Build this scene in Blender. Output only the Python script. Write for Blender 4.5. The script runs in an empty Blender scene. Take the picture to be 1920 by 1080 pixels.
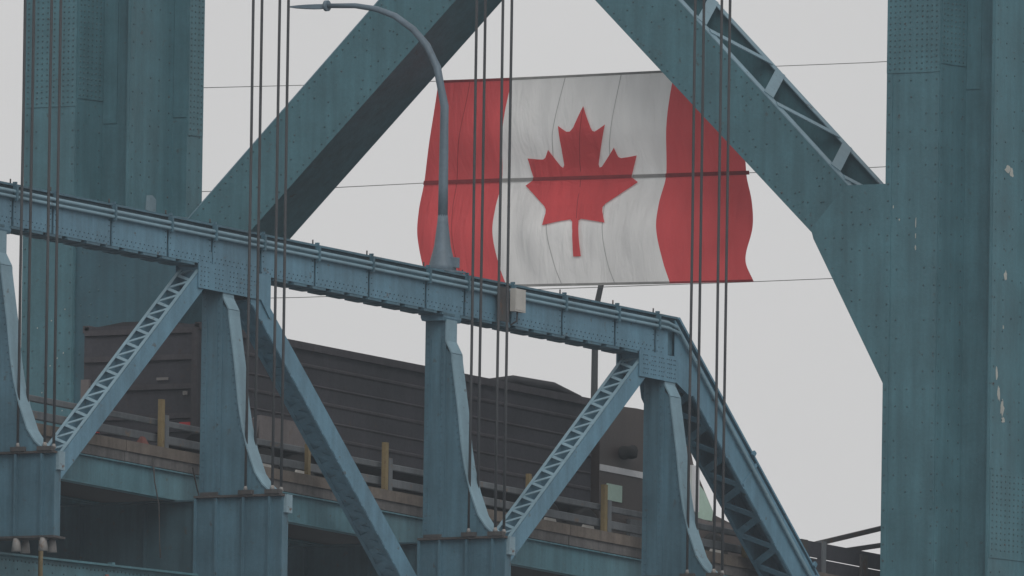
import bpy, bmesh, math, random
from mathutils import Vector, Matrix

random.seed(7)
scene = bpy.context.scene
col = scene.collection
R = math.radians

# ------------------------------------------------------------------ camera
# World: X runs along the bridge towards the tower, Y across it (0 = near cable
# plane, 20 = far cable plane), Z up from the river.  The camera stands on the
# river bank some 610 m away with a very long lens.
cam_data = bpy.data.cameras.new('camera')
cam_data.sensor_width = 9.6
cam_data.lens = 9.6 * 59510.2 / 1920.0
cam_data.clip_start = 1.0
cam_data.clip_end = 20000.0
cam = bpy.data.objects.new('camera', cam_data)
col.objects.link(cam)
_a, _e, _roll = R(56), R(4.3), R(0.85)
_r0 = Vector((math.cos(_a), -math.sin(_a), 0))
_view = Vector((math.sin(_a) * math.cos(_e), math.cos(_a) * math.cos(_e), math.sin(_e)))
_u0 = _r0.cross(_view)
_right = _r0 * math.cos(_roll) + _u0 * math.sin(_roll)
_up = _u0 * math.cos(_roll) - _r0 * math.sin(_roll)
_rot = Matrix((_right, _up, -_view)).transposed()
cam.matrix_world = Matrix.Translation((-507.19, -332.81, 4.0)) @ _rot.to_4x4()
scene.camera = cam

# ------------------------------------------------------------------ overcast sky, soft sun
SUN_AZ, SUN_EL = (-0.68, -0.733), R(38)
world = bpy.data.worlds.new('World')
scene.world = world
world.use_nodes = True
wn, wl = world.node_tree.nodes, world.node_tree.links
wn.clear()
w_out = wn.new('ShaderNodeOutputWorld')
w_bg = wn.new('ShaderNodeBackground')
w_bg.inputs['Strength'].default_value = 0.10
w_sky = wn.new('ShaderNodeTexSky')
w_sky.sky_type = 'NISHITA'
w_sky.sun_disc = False
w_sky.sun_elevation = SUN_EL
w_sky.sun_rotation = math.atan2(SUN_AZ[0], SUN_AZ[1])
w_sky.dust_density = 4.0
w_hs = wn.new('ShaderNodeHueSaturation')
w_hs.inputs['Saturation'].default_value = 0.15
w_mix = wn.new('ShaderNodeMixRGB')
w_mix.inputs['Fac'].default_value = 0.93
w_mix.inputs['Color2'].default_value = (6.35, 6.31, 6.31, 1)
wl.new(w_sky.outputs['Color'], w_hs.inputs['Color'])
wl.new(w_hs.outputs['Color'], w_mix.inputs['Color1'])
# faint mottling of the cloud layer, the same all over the sky
w_tc = wn.new('ShaderNodeTexCoord')
w_nz = wn.new('ShaderNodeTexNoise')
w_nz.inputs['Scale'].default_value = 45.0
w_nz.inputs['Detail'].default_value = 7.0
w_mr = wn.new('ShaderNodeMapRange')
w_mr.inputs['From Min'].default_value = 0.3
w_mr.inputs['From Max'].default_value = 0.7
w_mr.inputs['To Min'].default_value = 0.975
w_mr.inputs['To Max'].default_value = 1.025
w_sc = wn.new('ShaderNodeVectorMath')
w_sc.operation = 'SCALE'
wl.new(w_tc.outputs['Generated'], w_nz.inputs['Vector'])
wl.new(w_nz.outputs['Fac'], w_mr.inputs['Value'])
wl.new(w_mix.outputs['Color'], w_sc.inputs[0])
wl.new(w_mr.outputs['Result'], w_sc.inputs['Scale'])
wl.new(w_sc.outputs['Vector'], w_bg.inputs['Color'])
wl.new(w_bg.outputs['Background'], w_out.inputs['Surface'])

sun_data = bpy.data.lights.new('sun', 'SUN')
sun_data.energy = 1.4
sun_data.angle = R(40)
sun_data.color = (1.0, 0.97, 0.93)
sun = bpy.data.objects.new('sun', sun_data)
col.objects.link(sun)
sun.rotation_euler = Vector((SUN_AZ[0] * math.cos(SUN_EL), SUN_AZ[1] * math.cos(SUN_EL), math.sin(SUN_EL))).to_track_quat('Z', 'Y').to_euler()

vs = scene.view_settings
vs.view_transform = 'Standard'
vs.look = 'None'
vs.exposure = 0.0
vs.gamma = 1.0
vs.use_curve_mapping = False
scene.cycles.max_bounces = 6
scene.cycles.volume_bounces = 1

# ------------------------------------------------------------------ materials
def mat_base(name):
    m = bpy.data.materials.new(name)
    m.use_nodes = True
    nt = m.node_tree
    return m, nt.nodes, nt.links, nt.nodes['Principled BSDF']

def painted(name, c, rough=0.55, var=0.16, streak=0.14, rust=0.0, rust_c=(0.09, 0.045, 0.025), spec=0.35, bump=0.15, scale=1.0, chips=0.0):
    """weathered paint or other surface: blotches, vertical run-off streaks, specks"""
    m, N, L, B = mat_base(name)
    tc = N.new('ShaderNodeTexCoord')
    def noise(sc, detail, mapscale=None):
        n = N.new('ShaderNodeTexNoise')
        n.inputs['Scale'].default_value = sc * scale
        n.inputs['Detail'].default_value = detail
        n.inputs['Roughness'].default_value = 0.6
        if mapscale:
            mp = N.new('ShaderNodeMapping')
            mp.inputs['Scale'].default_value = mapscale
            L.new(tc.outputs['Object'], mp.inputs['Vector'])
            L.new(mp.outputs['Vector'], n.inputs['Vector'])
        else:
            L.new(tc.outputs['Object'], n.inputs['Vector'])
        return n
    def ramp(src, lo, hi, a, b):
        r = N.new('ShaderNodeMapRange')
        r.inputs['From Min'].default_value = lo
        r.inputs['From Max'].default_value = hi
        r.inputs['To Min'].default_value = a
        r.inputs['To Max'].default_value = b
        L.new(src, r.inputs['Value'])
        return r.outputs['Result']
    n1 = noise(1.1, 5)
    n2 = noise(2.0, 4, (2.6, 2.6, 0.16))
    n3 = noise(14.0, 3)
    v1 = ramp(n1.outputs['Fac'], 0.3, 0.7, 1 - var, 1 + var)
    v2 = ramp(n2.outputs['Fac'], 0.3, 0.72, 1 + streak * 0.6, 1 - streak)
    v3 = ramp(n3.outputs['Fac'], 0.3, 0.7, 1 - var * 0.35, 1 + var * 0.35)
    mu = N.new('ShaderNodeMath'); mu.operation = 'MULTIPLY'
    L.new(v1, mu.inputs[0]); L.new(v2, mu.inputs[1])
    mu2 = N.new('ShaderNodeMath'); mu2.operation = 'MULTIPLY'
    L.new(mu.outputs[0], mu2.inputs[0]); L.new(v3, mu2.inputs[1])
    mul = N.new('ShaderNodeVectorMath'); mul.operation = 'SCALE'
    mul.inputs[0].default_value = c
    L.new(mu2.outputs[0], mul.inputs['Scale'])
    out = mul.outputs['Vector']
    if rust > 0:
        n4 = noise(5.5, 6)
        f = ramp(n4.outputs['Fac'], 0.66 - rust * 0.22, 0.74 - rust * 0.2, 0, 1)
        mx = N.new('ShaderNodeMixRGB')
        L.new(f, mx.inputs['Fac']); L.new(out, mx.inputs['Color1'])
        mx.inputs['Color2'].default_value = (*rust_c, 1)
        out = mx.outputs['Color']
    L.new(out, B.inputs['Base Color'])
    L.new(ramp(n1.outputs['Fac'], 0.3, 0.7, rough - 0.08, rough + 0.1), B.inputs['Roughness'])
    B.inputs['Specular IOR Level'].default_value = spec
    if bump:
        bp = N.new('ShaderNodeBump')
        bp.inputs['Strength'].default_value = bump
        bp.inputs['Distance'].default_value = 0.02
        L.new(n3.outputs['Fac'], bp.inputs['Height'])
        L.new(bp.outputs['Normal'], B.inputs['Normal'])
    return m

def cloth(name, c, trans=0.35):
    m, N, L, B = mat_base(name)
    tc = N.new('ShaderNodeTexCoord')
    mp = N.new('ShaderNodeMapping'); mp.inputs['Scale'].default_value = (1, 1.4, 0.35)
    n = N.new('ShaderNodeTexNoise'); n.inputs['Scale'].default_value = 1.3; n.inputs['Detail'].default_value = 5
    L.new(tc.outputs['Object'], mp.inputs['Vector']); L.new(mp.outputs['Vector'], n.inputs['Vector'])
    r = N.new('ShaderNodeMapRange')
    r.inputs['From Min'].default_value = 0.3; r.inputs['From Max'].default_value = 0.7
    r.inputs['To Min'].default_value = 0.9; r.inputs['To Max'].default_value = 1.07
    L.new(n.outputs['Fac'], r.inputs['Value'])
    sc = N.new('ShaderNodeVectorMath'); sc.operation = 'SCALE'; sc.inputs[0].default_value = c
    L.new(r.outputs['Result'], sc.inputs['Scale'])
    d = N.new('ShaderNodeBsdfDiffuse'); t = N.new('ShaderNodeBsdfTranslucent'); mx = N.new('ShaderNodeMixShader')
    mx.inputs['Fac'].default_value = trans
    L.new(sc.outputs['Vector'], d.inputs['Color']); L.new(sc.outputs['Vector'], t.inputs['Color'])
    # creases in the fabric: mostly hanging folds, plus a fine weave
    mp2 = N.new('ShaderNodeMapping'); mp2.inputs['Scale'].default_value = (1, 2.6, 0.55); mp2.inputs['Rotation'].default_value = (0.18, 0, 0)
    n2 = N.new('ShaderNodeTexNoise'); n2.inputs['Scale'].default_value = 1.5; n2.inputs['Detail'].default_value = 6; n2.inputs['Distortion'].default_value = 0.6
    L.new(tc.outputs['Object'], mp2.inputs['Vector']); L.new(mp2.outputs['Vector'], n2.inputs['Vector'])
    bp = N.new('ShaderNodeBump'); bp.inputs['Strength'].default_value = 0.55; bp.inputs['Distance'].default_value = 0.12
    L.new(n2.outputs['Fac'], bp.inputs['Height'])
    L.new(bp.outputs['Normal'], d.inputs['Normal']); L.new(bp.outputs['Normal'], t.inputs['Normal'])
    L.new(d.outputs['BSDF'], mx.inputs[1]); L.new(t.outputs['BSDF'], mx.inputs[2])
    L.new(mx.outputs['Shader'], N['Material Output'].inputs['Surface'])
    N.remove(B)
    return m

M = {}
M['tower'] = painted('tower_paint', (0.055, 0.136, 0.165), var=0.17, streak=0.20, rust=0.06, rust_c=(0.05, 0.07, 0.075), bump=0.25)
M['truss'] = painted('truss_paint', (0.088, 0.182, 0.248), var=0.17, streak=0.22, rust=0.10, rust_c=(0.07, 0.085, 0.095), bump=0.25)
M['post'] = painted('post_paint', (0.056, 0.120, 0.160), var=0.17, streak=0.3, rust=0.10, rust_c=(0.05, 0.07, 0.08), bump=0.25)
M['lace'] = painted('lacing_paint', (0.16, 0.255, 0.31), var=0.14, streak=0.1, rust=0.1, rust_c=(0.08, 0.08, 0.08))
M['tower_dark'] = painted('darker_tower_paint', (0.030, 0.082, 0.108), var=0.14, streak=0.2, rust=0.06, rust_c=(0.04, 0.06, 0.065), bump=0.25)  # tower paint in a darker tone, used on the far gusset only
M['rivet'] = painted('rivet_shade_paint', (0.040, 0.085, 0.100), var=0.2, rust=0.2, rust_c=(0.06, 0.045, 0.04))  # darker than the plates: shadow dots put into the colour, with rust
M['rivet_t'] = painted('truss_rivet_shade_paint', (0.05, 0.095, 0.13), var=0.2, rust=0.2, rust_c=(0.05, 0.05, 0.05))  # same painted-in shadow and rust for the truss rivets
M['girder'] = painted('girder_paint', (0.075, 0.165, 0.20), var=0.16, streak=0.25, rust=0.15, rust_c=(0.07, 0.08, 0.07))
M['beam'] = painted('shaded_floor_beam_paint', (0.036, 0.076, 0.096), var=0.2, streak=0.3, rust=0.2, rust_c=(0.05, 0.05, 0.045))  # darker copy of the girder paint; deck shade put into the colour
M['rope'] = painted('wire_rope', (0.042, 0.045, 0.05), rough=0.6, var=0.2, streak=0.0, scale=2.0)
M['wire'] = painted('thin_wire', (0.22, 0.22, 0.21), rough=0.5, var=0.1)
M['rusty'] = painted('rusted_steel', (0.052, 0.050, 0.050), rough=0.85, var=0.35, streak=0.2, rust=0.4, rust_c=(0.075, 0.045, 0.034))
M['zinc'] = painted('zinc_socket', (0.20, 0.195, 0.19), rough=0.6, var=0.2, rust=0.3, rust_c=(0.16, 0.11, 0.08))
M['chip'] = painted('bare_primer', (0.33, 0.34, 0.32), rough=0.8, var=0.2)
M['pale'] = painted('pale_paint', (0.15, 0.22, 0.26), rough=0.6, var=0.25, rust=0.2)
M['concrete'] = painted('stained_curb', (0.125, 0.105, 0.09), rough=0.9, var=0.3, streak=0.3, rust=0.15, rust_c=(0.10, 0.09, 0.08))
M['concrete2'] = painted('weathered_fascia', (0.105, 0.10, 0.10), rough=0.9, var=0.35, streak=0.35, rust=0.25, rust_c=(0.10, 0.095, 0.09))
M['asphalt'] = painted('asphalt', (0.05, 0.05, 0.052), rough=0.9, var=0.25, streak=0.0)
M['galv'] = painted('galvanised_rail', (0.10, 0.11, 0.12), rough=0.7, var=0.22, streak=0.25, rust=0.2, rust_c=(0.13, 0.10, 0.08))
M['yellow'] = painted('yellow_paint', (0.165, 0.125, 0.06), rough=0.6, var=0.25, rust=0.2)
M['orange'] = painted('orange_plastic', (0.15, 0.055, 0.045), rough=0.6, var=0.2)
M['lamp'] = painted('lamp_galvanised', (0.10, 0.14, 0.175), rough=0.5, var=0.2, streak=0.2)
M['lamp_dark'] = painted('lamp_dark_steel', (0.05, 0.055, 0.06), rough=0.6, var=0.2)
M['box'] = painted('cabinet_grey', (0.38, 0.37, 0.35), rough=0.6, var=0.12, rust=0.05)
M['trailer'] = painted('trailer_dirty_steel', (0.040, 0.039, 0.047), rough=0.75, var=0.3, streak=0.1, rust=0.2, rust_c=(0.05, 0.04, 0.04))
M['trailer_l'] = painted('trailer_rail_steel', (0.050, 0.046, 0.052), rough=0.7, var=0.3, streak=0.2, rust=0.2, rust_c=(0.05, 0.04, 0.04))
M['tarp'] = painted('tarp', (0.03, 0.03, 0.034), rough=0.8, var=0.3)
M['mud'] = painted('mudguard_grey', (0.135, 0.12, 0.12), rough=0.7, var=0.2, streak=0.2, rust=0.2, rust_c=(0.12, 0.10, 0.09))
M['cab'] = painted('cab_brown_paint', (0.070, 0.056, 0.052), rough=0.45, var=0.12, streak=0.1, spec=0.5)
M['chrome'] = painted('bright_trim', (0.62, 0.62, 0.64), rough=0.35, var=0.1, streak=0.0, spec=0.6)
M['glass'] = painted('cab_glass', (0.42, 0.56, 0.48), rough=0.15, var=0.12, streak=0.0, spec=0.8, bump=0)  # pale green base colour paints the sky reflected in the panes
M['tyre'] = painted('tyre_rubber', (0.022, 0.022, 0.023), rough=0.85, var=0.2, streak=0)
M['white_lamp'] = painted('lamp_lens', (0.16, 0.15, 0.145), rough=0.3, var=0.1, streak=0)
M['red_lamp'] = painted('red_lens', (0.35, 0.03, 0.03), rough=0.3, var=0.1, streak=0)
M['flag_red'] = cloth('flag_red_cloth', (0.67, 0.10, 0.108))
M['flag_white'] = cloth('flag_white_cloth', (0.83, 0.83, 0.825))
M['seam'] = painted('seam_thread', (0.40, 0.40, 0.40), rough=0.9, var=0.1)
M['seam_red'] = painted('seam_thread_red', (0.36, 0.045, 0.05), rough=0.9, var=0.1)
M['hem'] = painted('hem_rope', (0.26, 0.26, 0.255), rough=0.9, var=0.1)
M['hem_red'] = painted('hem_rope_red', (0.22, 0.03, 0.035), rough=0.9, var=0.1)

# ------------------------------------------------------------------ mesh helpers
GRADE = 0.0417                       # the bridge descends towards the tower

def S(x, y, z):
    """point of the sloping bridge: z is the height it would have at the tower"""
    return (x, y, z - GRADE * x)

ORIGIN = {}
UNIT = None

def tag(o, label=None, cat=None, group=None, kind=None):
    if label: o['label'] = label
    if cat: o['category'] = cat
    if group: o['group'] = group
    if kind: o['kind'] = kind
    return o

def thing(name, loc, label, cat, group=None):
    o = bpy.data.objects.new(name, None)
    o.empty_display_size = 0.3
    col.objects.link(o)
    o.location = loc
    ORIGIN[o] = Vector(loc)
    return tag(o, label, cat, group)

class MB:
    def __init__(self):
        self.v, self.f, self.smooth = [], [], False
    def hexa(self, p):
        b = len(self.v)
        self.v += [tuple(q) for q in p]
        for q in ((0, 3, 2, 1), (4, 5, 6, 7), (0, 1, 5, 4), (1, 2, 6, 5), (2, 3, 7, 6), (3, 0, 4, 7)):
            self.f.append(tuple(b + i for i in q))
        return self
    def box(self, x0, x1, y0, y1, z0, z1, sh=True):
        g = S if sh else (lambda x, y, z: (x, y, z))
        return self.hexa([g(x0, y0, z0), g(x1, y0, z0), g(x1, y1, z0), g(x0, y1, z0),
                          g(x0, y0, z1), g(x1, y0, z1), g(x1, y1, z1), g(x0, y1, z1)])
    def prism(self, a, b):
        """two congruent loops joined by sides"""
        n, k = len(a), len(self.v)
        self.v += [tuple(q) for q in a] + [tuple(q) for q in b]
        self.f.append(tuple(k + i for i in range(n)))
        self.f.append(tuple(k + n + i for i in reversed(range(n))))
        for i in range(n):
            j = (i + 1) % n
            self.f.append((k + j, k + i, k + n + i, k + n + j))
        return self
    def prism_x(self, prof, x0, x1, sh=True):
        g = S if sh else (lambda x, y, z: (x, y, z))
        return self.prism([g(x0, y, z) for y, z in prof], [g(x1, y, z) for y, z in prof])
    def prism_y(self, prof, y0, y1, sh=True):
        g = S if sh else (lambda x, y, z: (x, y, z))
        return self.prism([g(x, y0, z) for x, z in prof], [g(x, y1, z) for x, z in prof])
    def prism_z(self, prof, z0, z1):
        return self.prism([(x, y, z0) for x, y in prof], [(x, y, z1) for x, y in prof])
    def bar(self, p, q, w, h, up=(0, 0, 1)):
        p, q = Vector(p), Vector(q)
        d = (q - p).normalized()
        s = d.cross(Vector(up)).normalized() * (w / 2)
        t = s.cross(d).normalized() * (h / 2)
        return self.hexa([p - s - t, p + s - t, p + s + t, p - s + t, q - s - t, q + s - t, q + s + t, q - s + t])
    def tube(self, path, r, n=10, caps=True):
        path = [Vector(p) for p in path]
        k = len(self.v)
        m = len(path)
        ref = Vector((0.31, 0.17, 0.93)).normalized()
        for i, p in enumerate(path):
            d = (path[min(i + 1, m - 1)] - path[max(i - 1, 0)]).normalized()
            if abs(d.dot(ref)) > 0.97:
                ref = Vector((0.9, 0.3, 0.1)).normalized()
            s = d.cross(ref).normalized(); t = s.cross(d).normalized()
            rr = r[i] if isinstance(r, (list, tuple)) else r
            for j in range(n):
                a = 2 * math.pi * j / n
                self.v.append(tuple(p + s * (math.cos(a) * rr) + t * (math.sin(a) * rr)))
        for i in range(m - 1):
            for j in range(n):
                j2 = (j + 1) % n
                self.f.append((k + i * n + j, k + i * n + j2, k + (i + 1) * n + j2, k + (i + 1) * n + j))
        if caps:
            self.f.append(tuple(k + j for j in reversed(range(n))))
            self.f.append(tuple(k + (m - 1) * n + j for j in range(n)))
        self.smooth = True
        return self
    def rivet(self, c, nrm, r=0.022, h=0.014):
        c, nrm = Vector(c), Vector(nrm)
        s = nrm.orthogonal().normalized(); t = nrm.cross(s)
        k = len(self.v)
        for rr, hh in ((r, 0), (r * 0.6, h)):
            for j in range(6):
                a = math.pi * j / 3
                self.v.append(tuple(c + s * (math.cos(a) * rr) + t * (math.sin(a) * rr) + nrm * hh))
        for j in range(6):
            j2 = (j + 1) % 6
            self.f.append((k + j, k + j2, k + 6 + j2, k + 6 + j))
        self.f.append(tuple(k + 6 + j for j in range(6)))
        return self
    def build(self, name, mat, parent=None, kind=None, label=None):
        o0 = ORIGIN.get(parent, Vector((0, 0, 0))) if parent else Vector((0, 0, 0))
        me = bpy.data.meshes.new(name)
        me.from_pydata([tuple(Vector(p) - o0) for p in self.v], [], self.f)
        bm = bmesh.new(); bm.from_mesh(me)
        bmesh.ops.recalc_face_normals(bm, faces=bm.faces)
        bm.to_mesh(me); bm.free()
        if self.smooth:
            for p in me.polygons: p.use_smooth = len(p.vertices) == 4
        me.materials.append(M[mat] if isinstance(mat, str) else mat)
        o = bpy.data.objects.new(name, me)
        col.objects.link(o)
        if parent:
            o.parent = parent
            ORIGIN[o] = o0
        return tag(o, label, None, None, kind)

def rivet_part(parent, pts, mat='rivet', r=0.022):
    mb = MB()
    for c, n in pts: mb.rivet(c, n, r)
    return mb.build('rivets', mat, parent, kind='stuff')

def at_node(p0, p1, t):
    return tuple(a + (b - a) * t for a, b in zip(p0, p1))

# ------------------------------------------------------------------ river
water = MB().hexa([(-4000, -4000, -2), (4000, -4000, -2), (4000, 4000, -2), (-4000, 4000, -2),
                   (-4000, -4000, 0), (4000, -4000, 0), (4000, 4000, 0), (-4000, 4000, 0)])
wm, wN, wL, wB = mat_base('river_water')
wB.inputs['Base Color'].default_value = (0.17, 0.185, 0.19, 1)
wB.inputs['Roughness'].default_value = 0.25
wnz = wN.new('ShaderNodeTexNoise'); wnz.inputs['Scale'].default_value = 900
wbp = wN.new('ShaderNodeBump'); wbp.inputs['Strength'].default_value = 0.5
wL.new(wnz.outputs['Fac'], wbp.inputs['Height']); wL.new(wbp.outputs['Normal'], wB.inputs['Normal'])
tag(water.build('water', wm), kind='structure')

# ------------------------------------------------------------------ tower
CY = 10.155                                  # middle of the bridge
tower = thing('bridge_tower', (2.72, CY, 0), 'tall teal riveted steel tower with two fluted legs and crossing diagonal braces', 'tower')
A_ = 0.61
# stepped section: the side towards -Y (with its slot) and the plainer side towards +Y
SECT = [(0, A_), (0.92, A_), (0.92, 1.42), (0.57, 1.42), (0.57, 1.48), (2.07, 1.48), (2.07, 1.82), (2.62, 1.82), (2.62, A_), (3.5, A_)]
SECT_IN = [(0, A_), (0.92, A_), (0.92, 1.2), (2.6, 1.2), (2.6, A_), (3.5, A_)]
SPL = 53.87

def chip_patch(mb, pts, axis, off):
    """ragged thin flake of bare primer; axis 'x': facing -X, 'y': facing -Y"""
    if axis == 'x':
        mb.prism([(off, a, b) for a, b in pts], [(off + 0.006, a, b) for a, b in pts])
    else:
        mb.prism([(a, off, b) for a, b in pts], [(a, off + 0.006, b) for a, b in pts])

def flake(cx, cz, w, h, n=9):
    out = []
    for i in range(n):
        a = 2 * math.pi * i / n
        k = random.uniform(0.55, 1.1)
        out.append((cx + math.cos(a) * w / 2 * k, cz + math.sin(a) * h / 2 * k))
    return out

def tower_leg(yc, inner):
    """inner = +1 when the bridge lies on the leg's +Y side"""
    prof = [(x, yc - d) for x, d in SECT] + [(x, yc + d) for x, d in reversed(SECT_IN)]
    leg = MB().prism_z(prof, -1.0, 84.0).build('leg', 'tower', tower)
    # cover plates lapped at the splices: each stands a little proud above its joint
    MB().box(-0.016, -0.001, yc - 0.605, yc + 0.605, SPL, 70, False).build('splice_plate', 'tower', leg)
    MB().box(0.03, 0.90, yc - A_ - 0.016, yc - A_ - 0.001, SPL + 0.16, 70, False).build('splice_plate', 'tower', leg)
    MB().box(0.904, 0.919, yc - 0.95, yc - 0.63, SPL - 0.28, 70, False).build('splice_plate', 'tower', leg)
    MB().box(0.60, 2.05, yc - 1.496, yc - 1.481, 44.55, 46.25, False).build('splice_plate', 'tower', leg)
    MB().box(2.09, 2.60, yc - 1.836, yc - 1.821, SPL - 0.45, 70, False).build('splice_plate', 'tower', leg)
    MB().box(2.054, 2.069, yc - 1.81, yc - 1.50, SPL - 0.1, 70, False).build('splice_plate', 'tower', leg)
    # vertical corner angles
    for x0, x1, y0, y1 in ((-0.012, -0.001, -0.60, -0.47), (-0.012, -0.001, 0.47, 0.60)):
        MB().box(x0, x1, yc + y0, yc + y1, 30, SPL - 0.01, False).build('corner_angle', 'tower', leg)
    MB().box(0.0, 0.13, yc - A_ - 0.012, yc - A_ - 0.001, 30, SPL + 0.15, False).build('corner_angle', 'tower', leg)
    MB().box(0.572, 0.74, yc - 1.492, yc - 1.481, 46.26, 70, False).build('corner_angle', 'tower', leg)
    pts = []
    z = 43.5
    while z < 56.5:
        dense = z > SPL + 0.04
        j = lambda: random.uniform(-0.012, 0.012)
        if dense:
            for d in (-0.53, -0.42, -0.31, -0.2, -0.08, 0.08, 0.2, 0.31, 0.42, 0.53):
                pts.append(((-0.016, yc + d, z + j()), (-1, 0, 0)))
            for x in (0.1, 0.22, 0.36, 0.5, 0.64, 0.78):
                pts.append(((x, yc - A_ - 0.016, z + 0.15 + j()), (0, -1, 0)))
            for x in (2.16, 2.28, 2.41, 2.53):
                pts.append(((x, yc - 1.836, z - 0.4 + j()), (0, -1, 0)))
        else:
            if int(round((z - 43.5) / 0.11)) % 3 == 0:
                for d in (-0.54, 0.54):
                    pts.append(((-0.012, yc + d, z + j()), (-1, 0, 0)))
                for d in (-0.3, 0.05, 0.33):
                    if random.random() < 0.45:
                        pts.append(((0.0, yc + d + j(), z + j()), (-1, 0, 0)))
                for x in (0.06, 0.8):
                    pts.append(((x, yc - A_ - (0.012 if x < 0.13 else 0), z + j()), (0, -1, 0)))
                if random.random() < 0.5:
                    pts.append(((0.45 + j(), yc - A_, z + j()), (0, -1, 0)))
                for x in (2.16, 2.5):
                    pts.append(((x, yc - 1.82, z + j()), (0, -1, 0)))
        if 44.6 < z < 46.2:
            for x in (0.68, 0.83, 0.98, 1.13, 1.28, 1.43, 1.58, 1.73, 1.88):
                pts.append(((x, yc - 1.496, z + j()), (0, -1, 0)))
        elif int(round((z - 43.5) / 0.11)) % 3 == 1:
            for x in (0.66, 1.92):
                pts.append(((x, yc - 1.492 if x < 0.7 else yc - 1.48, z + j()), (0, -1, 0)))
            for x in (0.98, 1.28, 1.58):
                if random.random() < 0.6:
                    pts.append(((x + j(), yc - 1.48, z + j() * 4), (0, -1, 0)))
        z += 0.11
    rivet_part(leg, pts)
    return leg

leg_r = tower_leg(0.08, 1)
leg_l = tower_leg(2 * CY - 0.08, -1)

# bare flakes on the near leg (its outer face looks towards -Y) and on the far one
yd = 0.08 - 1.48
def flake_part(pts, axis, off, leg):
    mb = MB()
    chip_patch(mb, pts, axis, off)
    mb.build('paint_flake', 'chip', leg)
for cx, cz, w, h in ((1.42, 52.05, 0.24, 0.20), (1.55, 51.98, 0.14, 0.22), (1.38, 49.98, 0.12, 0.24), (1.33, 49.0, 0.05, 0.08),
                     (1.12, 48.1, 0.10, 0.28), (1.2, 47.72, 0.12, 0.35), (1.32, 47.45, 0.16, 0.36), (1.36, 47.22, 0.13, 0.12)):
    flake_part(flake(cx - 0.33, cz, w, h, 13), 'y', yd - 0.005, leg_r)
for cy, cz, w, h in ((-0.02, 50.98, 0.03, 0.22), (-0.02, 50.72, 0.03, 0.14), (-0.02, 50.5, 0.05, 0.1), (0.5, 51.3, 0.03, 0.07), (0.36, 51.05, 0.04, 0.05)):
    flake_part(flake(cy, cz, w, h), 'x', -0.004, leg_r)
yl = 2 * CY - 0.08
for cy, cz, w, h in ((0.1, 51.45, 0.16, 0.05), (0.1, 51.38, 0.03, 0.16)):
    flake_part(flake(yl - 0.08 + cy, cz, w, h), 'x', -0.004, leg_l)
for k in range(16):
    flake_part(flake(yl + random.uniform(-0.55, 0.35), random.uniform(47.2, 49.9), 0.035, 0.035, 6), 'x', -0.004, leg_l)
MB().prism([(x, yl - 1.488, z) for x, z in ((1.17, 51.9), (1.52, 51.86), (1.53, 52.12), (1.39, 52.2), (1.2, 52.18))],
           [(x, yl - 1.482, z) for x, z in ((1.17, 51.9), (1.52, 51.86), (1.53, 52.12), (1.39, 52.2), (1.2, 52.18))]).build('paint_flake', 'pale', leg_l)

def mirror(y, side):
    return y if side > 0 else 2 * CY - y

GUSS = [(0.66, 51.75), (1.55, 51.75), (2.0, 51.34), (2.39, 50.93), (2.33, 50.74), (0.66, 47.86)]
GUSS_FAR = [(0.66, 51.75), (2.3, 51.75), (2.9, 51.34), (3.5, 50.93), (3.44, 50.74), (1.75, 47.86), (0.66, 47.86)]
for side in (1, -1):
    g = MB().prism_x([(mirror(y, side), z) for y, z in (GUSS if side > 0 else GUSS_FAR)], 0.002 if side > 0 else 0.06, 3.3 if side > 0 else 2.85, False).build('gusset', 'tower' if side > 0 else 'tower_dark', tower)
    pts = []
    for y, z in ((y, z) for y in [0.85 + 0.2 * i for i in range(8)] for z in [48.0 + 0.25 * k for k in range(15)]):
        if z < 51.7 and y < min(0.66 + (z - 47.86) * 0.58 - 0.12, 1.5 + (51.75 - z) * 0.95) and random.random() < 0.45:
            pts.append(((0.002 if side > 0 else 0.06, mirror(y + random.uniform(-0.03, 0.03), side), z + random.uniform(-0.04, 0.04)), (-1, 0, 0)))
    rivet_part(g, pts)

LO = [(2.0, 51.38), (9.75, 58.60)]            # upper (outer) edge of the near brace in the tower plane
LI = [(3.15, 50.81), (11.62, 58.56)]          # lower (inner) edge
def lac_bar(p, q, w, t, nrm, mat, parent):
    return MB().bar(p, q, w, t, nrm).build('lacing_bar', mat, parent)

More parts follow.
